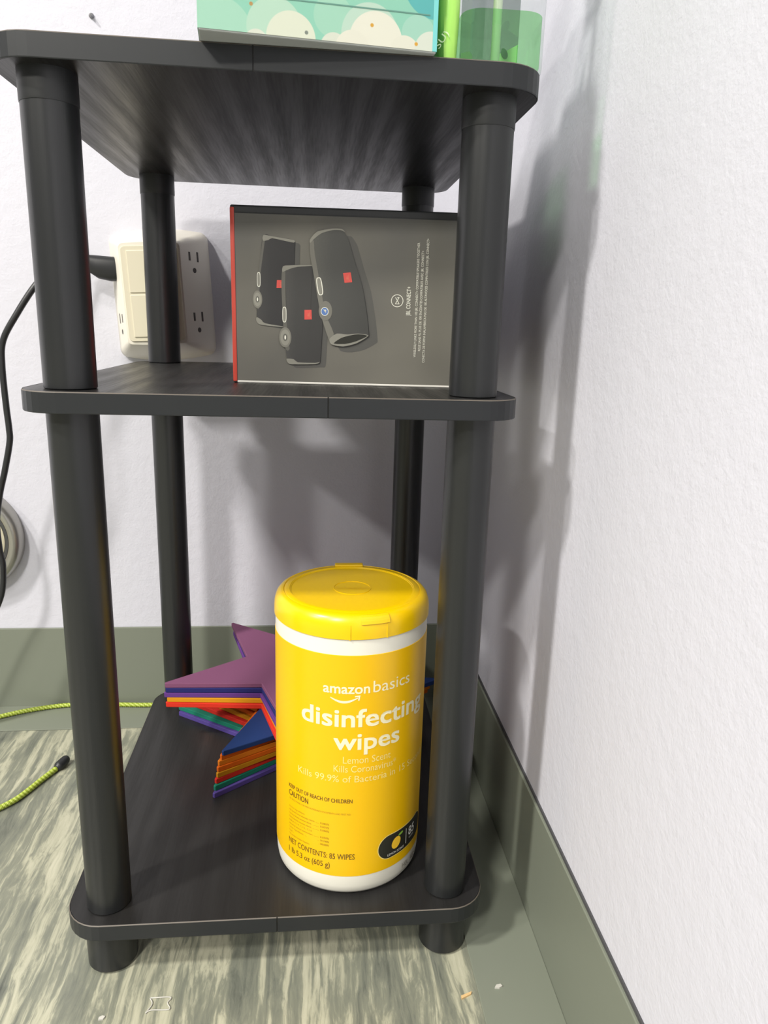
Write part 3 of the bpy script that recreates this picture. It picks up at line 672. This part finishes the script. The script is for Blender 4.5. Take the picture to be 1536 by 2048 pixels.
for cx, cz, r, cl in ((37, 4, 14, (190, 226, 204)), (66, 12, 10, (168, 220, 196)), (85, 5, 15, (196, 226, 208)), (110, 8, 9, (170, 220, 200)),
                      (28, -3, 6, (226, 232, 216)), (45, 0, 12.5, (228, 234, 214)), (66.5, -2, 7, (224, 230, 214)), (88, 2.5, 14, (238, 238, 222)), (103, -1, 8, (236, 236, 220)), (76, -2, 9, (236, 236, 220)), (117, 1, 9, (226, 234, 220)),
                      (20, 40, 14, (232, 236, 222)), (45, 46, 16, (206, 230, 214)), (75, 52, 15, (236, 236, 222)), (100, 60, 14, (206, 230, 214)), (30, 80, 15, (236, 236, 222)), (85, 90, 18, (232, 236, 222))):
    c = k.mix(circ(cx, cz, r), c, srgb(*cl))
for cx, cz, cl in ((25.6, 13.4, (190, 150, 90)), (85.8, 9.8, (222, 170, 60)), (109, 3.4, (228, 172, 60)), (52.7, 3.4, (130, 140, 130)), (60, 30, (222, 170, 60))):
    c = k.mix(circ(cx, cz, 1.1), c, srgb(*cl))
hs = k.n('ShaderNodeHueSaturation'); hs.inputs['Value'].default_value = 0.66; k.l(c, hs.inputs['Color']); k.l(hs.outputs[0], k.b.inputs['Base Color'])
M['cardboard'] = mat('grey_cardboard', (0.42, 0.44, 0.43), 0.6)
M['tealside'] = mat('teal_side', srgb(110, 190, 190), 0.4)
M['perf'] = mat('perforation', srgb(86, 130, 118), 0.6)
cart = link('carton', box_mesh(0, TL, 0, TD, 0, THH, 0.0008), tb, M['cardboard'])
link('cloud_panel', box_mesh(0.0006, TL - .0022, -.0003, .0008, 0.0008, THH - .0008), tb, M['cloud'])
link('teal_corner', box_mesh(TL - .0022, TL + .0003, -.0003, TD, 0.0008, THH - .0008, .0002), tb, M['tealside'])
link('opening_slit', box_mesh(0.010, TL - .004, -.00045, .0002, .0168, .0174), tb, M['perf'])
link('side_panel', box_mesh(-.0003, .0006, 0, TD, 0.0008, THH - .0008), tb, M['cloud'])

# lime pouch
M['lime'] = mat('lime_film', (0.45, 0.86, 0.15), 0.3, spec=0.5, Transmission_Weight=0.0)
k = NT(M['lime']); k.bump(k.noise(k.coords((1, 1, .5)), 45, 3, .5, .6), 0.5, 0.004)
vs_, fs = [], []; NU, NV = 14, 16
for i in range(NV + 1):
    tz = i / NV
    for j in range(NU):
        a = 2 * math.pi * j / NU; e = 0.35 + 0.65 * math.sin(math.pi * min(1, tz * 1.02)) ** .5 if tz > .6 else 1
        x = .0068 * e * math.copysign(abs(math.cos(a)) ** .6, math.cos(a)) + .0006 * math.sin(9 * tz + a * 2); y = .030 * math.copysign(abs(math.sin(a)) ** .6, math.sin(a))
        vs_.append((x, y, .115 * tz))
for i in range(NV):
    for j in range(NU): a = i * NU + j; b = i * NU + (j + 1) % NU; fs.append((a, b, b + NU, a + NU))
fs += [tuple(reversed(range(NU))), tuple(range(NV * NU, NV * NU + NU))]
pch = thing('lime_pouch', 'bright lime green plastic pouch between the cloud box and the soap bottle', 'pouch', (0.0925, -0.1290, ZT + .0003))
link('film', mesh(vs_, fs), pch, M['lime'], True, 60)
M['pouch_text'] = mat('pouch_white_print', (0.75, 0.92, 0.55), 0.4)
text_obj('printed_line', 'SU)', 0.0, 9.0, 0, 3.2, lambda a, b: ((-5.4 + a * .55 - b * .85) / 1000, -.03075, (5.5 + a * .85 + b * .55) / 1000), M['pouch_text'], pch, 0.0)

# soap bottle with green liquid
def clear_mat(name, tint, gloss=0.08, rough=0.03):
    mt = bpy.data.materials.new(name); mt.use_nodes = True; t = mt.node_tree
    for n_ in list(t.nodes): t.nodes.remove(n_)
    out = t.nodes.new('ShaderNodeOutputMaterial'); mx = t.nodes.new('ShaderNodeMixShader'); tr = t.nodes.new('ShaderNodeBsdfTransparent'); gl = t.nodes.new('ShaderNodeBsdfGlossy'); lw = t.nodes.new('ShaderNodeLayerWeight'); lw.inputs[0].default_value = 0.5; pw = t.nodes.new('ShaderNodeMath'); pw.operation = 'POWER'; pw.inputs[1].default_value = 5; ml = t.nodes.new('ShaderNodeMath'); ml.operation = 'MULTIPLY_ADD'; ml.inputs[1].default_value = 0.5; ml.inputs[2].default_value = 0.03
    t.links.new(lw.outputs['Facing'], pw.inputs[0]); t.links.new(pw.outputs[0], ml.inputs[0]); tr.inputs[0].default_value = (*tint, 1); gl.inputs['Roughness'].default_value = rough
    t.links.new(ml.outputs[0], mx.inputs[0]); t.links.new(tr.outputs[0], mx.inputs[1]); t.links.new(gl.outputs[0], mx.inputs[2]); t.links.new(mx.outputs[0], out.inputs[0]); return mt
M['clear'] = clear_mat('clear_plastic', (0.93, 0.95, 0.94))
M['greenliq'] = clear_mat('green_soap', (0.66, 0.91, 0.66))
M['backlabel'] = clear_mat('back_label_film', (0.62, 0.66, 0.64))
M['backlight'] = mat('back_label_pale', (0.55, 0.80, 0.42), 0.5)
M['backwhite'] = mat('back_label_white', (0.80, 0.86, 0.76), 0.5)
M['leafdark'] = mat('leaf_dark', (0.12, 0.28, 0.14), 0.5)
M['tubeclear'] = mat('dip_tube', (0.62, 0.70, 0.55), 0.3)
BX0, BX1, BY0, BY1 = 0.0995, 0.1478, -0.1555, -0.1080
bw, bdp, bcx, bcy = BX1 - BX0, BY1 - BY0, (BX0 + BX1) / 2, (BY0 + BY1) / 2
bot = thing('soap_bottle', 'clear bottle of green liquid soap at the corner of the top shelf', 'soap bottle', (bcx, bcy, ZT + .0003))
def brings(ins, levels): return [[(x, y, z) for x, y in rrect(bw - 2 * ins - 2 * e, bdp - 2 * ins - 2 * e, max(.003, .013 - ins - e), 8)] for e, z in levels]
link('shell', loft(brings(0, [(.002, 0), (.0004, .001), (0, .003), (0, .105), (.004, .118), (.013, .126), (.015, .135)])), bot, M['clear'], True, 50)
link('liquid', loft(brings(.0016, [(.001, .002), (0, .004), (0, .0285)])), bot, M['greenliq'], True, 50)
bl_ = link('back_label', box_mesh(-bw / 2 + .0075, bw / 2 - .006, bdp / 2 - .0030, bdp / 2 - .0020, .004, .085), bot, M['backlabel'])
link('label_area', prism([(.0040, .0045), (bw / 2 - .0062, .0045), (bw / 2 - .0062, .0265), (.0100, .0222), (.0040, .0200)], 0, .0004), bl_, M['backlight'])
bl_.children[0].rotation_euler = (math.pi / 2, 0, 0); bl_.children[0].location = (0, bdp / 2 - .0031, 0)
link('leaf_mark', prism([(.0020 * math.cos(a) + .0100 - .0008 * math.sin(a), .0028 * math.sin(a) + .0212) for a in [2 * math.pi * i / 14 for i in range(14)]], 0, .0004), bl_, M['leafdark'])
bl_.children[1].rotation_euler = (math.pi / 2, 0, 0); bl_.children[1].location = (0, bdp / 2 - .0036, 0)
wl = link('white_area', prism([(-.0160, .0045), (-.0085, .0045), (-.0092, .0195), (-.0110, .0212), (-.0160, .0200)], 0, .0004), bl_, M['backwhite'])
wl.rotation_euler = (math.pi / 2, 0, 0); wl.location = (0, bdp / 2 - .0031, 0)
link('dip_tube', lathe([(.0026, .004), (.0026, .135)], 16), bot, M['tubeclear'], True, 40)
link('pump_cap', lathe([(.0170, .135), (.0172, .137), (.0172, .150), (.0120, .154), (.0045, .155), (.0045, .168)], 32), bot, M['print_white'], True, 40)

# ------------------------------------------------------------------ small stuff
M['nail'] = mat('dull_metal', (0.25, 0.25, 0.26), 0.4, 0.6)
me = lathe([(.0022, 0), (.0024, .0012), (.0014, .0022), (.0010, .0055), (.0008, .006)], 14)
o = link('nail', me, None, M['nail'], True, 40); o.location = (-0.189, YW, 0.7229); o.rotation_euler = (math.pi / 2 + .2, 0, .15); tag(o, 'small grey nail sticking out of the rear wall', 'nail')
M['paper'] = mat('white_scrap', (0.50, 0.49, 0.45), 0.6); M['splint'] = mat('tan_splinter', (0.62, 0.42, 0.20), 0.6)
def scrap(name, poly, loc, rz, h, mt, label, cat):
    o = link(name, prism(poly, 0, h), None, M[mt]); o.location = loc; o.rotation_euler = (0, 0, rz); tag(o, label, cat)
scrap('paper_fleck', [(-.0028, -.0008), (.0004, -.0015), (.0030, -.0004), (.0022, .0013), (-.0010, .0012)], (0.152, -0.1892, 0.0012), .1, .0012, 'paper', 'tiny white fleck on the grey floor border', 'fleck')
scrap('wood_splinter', [(-.0045, -.0010), (.0035, -.0012), (.0050, .0002), (-.0035, .0011)], (0.1284, -0.1935, 0), .45, .0013, 'splint', 'tan wood splinter on the streaked floor beside the border', 'splinter')
scrap('paper_scrap', [(-.0024, -.0008), (.0006, -.0014), (.0020, .0002), (.0004, .0014), (-.0018, .0010)], (-0.1145, -0.1934, 0), .3, .0010, 'paper', 'little white crumb on the streaked floor', 'crumb')
vs_ = [(-.0075, .0052), (.0060, .0050), (.0048, .0008), (.0068, -.0042), (-.0050, -.0040), (-.0082, -.0060), (-.0052, .0004)]
loop = [Vector((x, y, .0006)) for x, y in vs_] + [Vector((-.0075, .0052, .0006))]
o = link('thread_scrap', sweep(catmull(loop, 5), .0004, 6), None, M['paper'], True); o.location = (-0.0788, -0.186, 0); tag(o, 'thin white thread curled into a small square on the floor', 'thread')
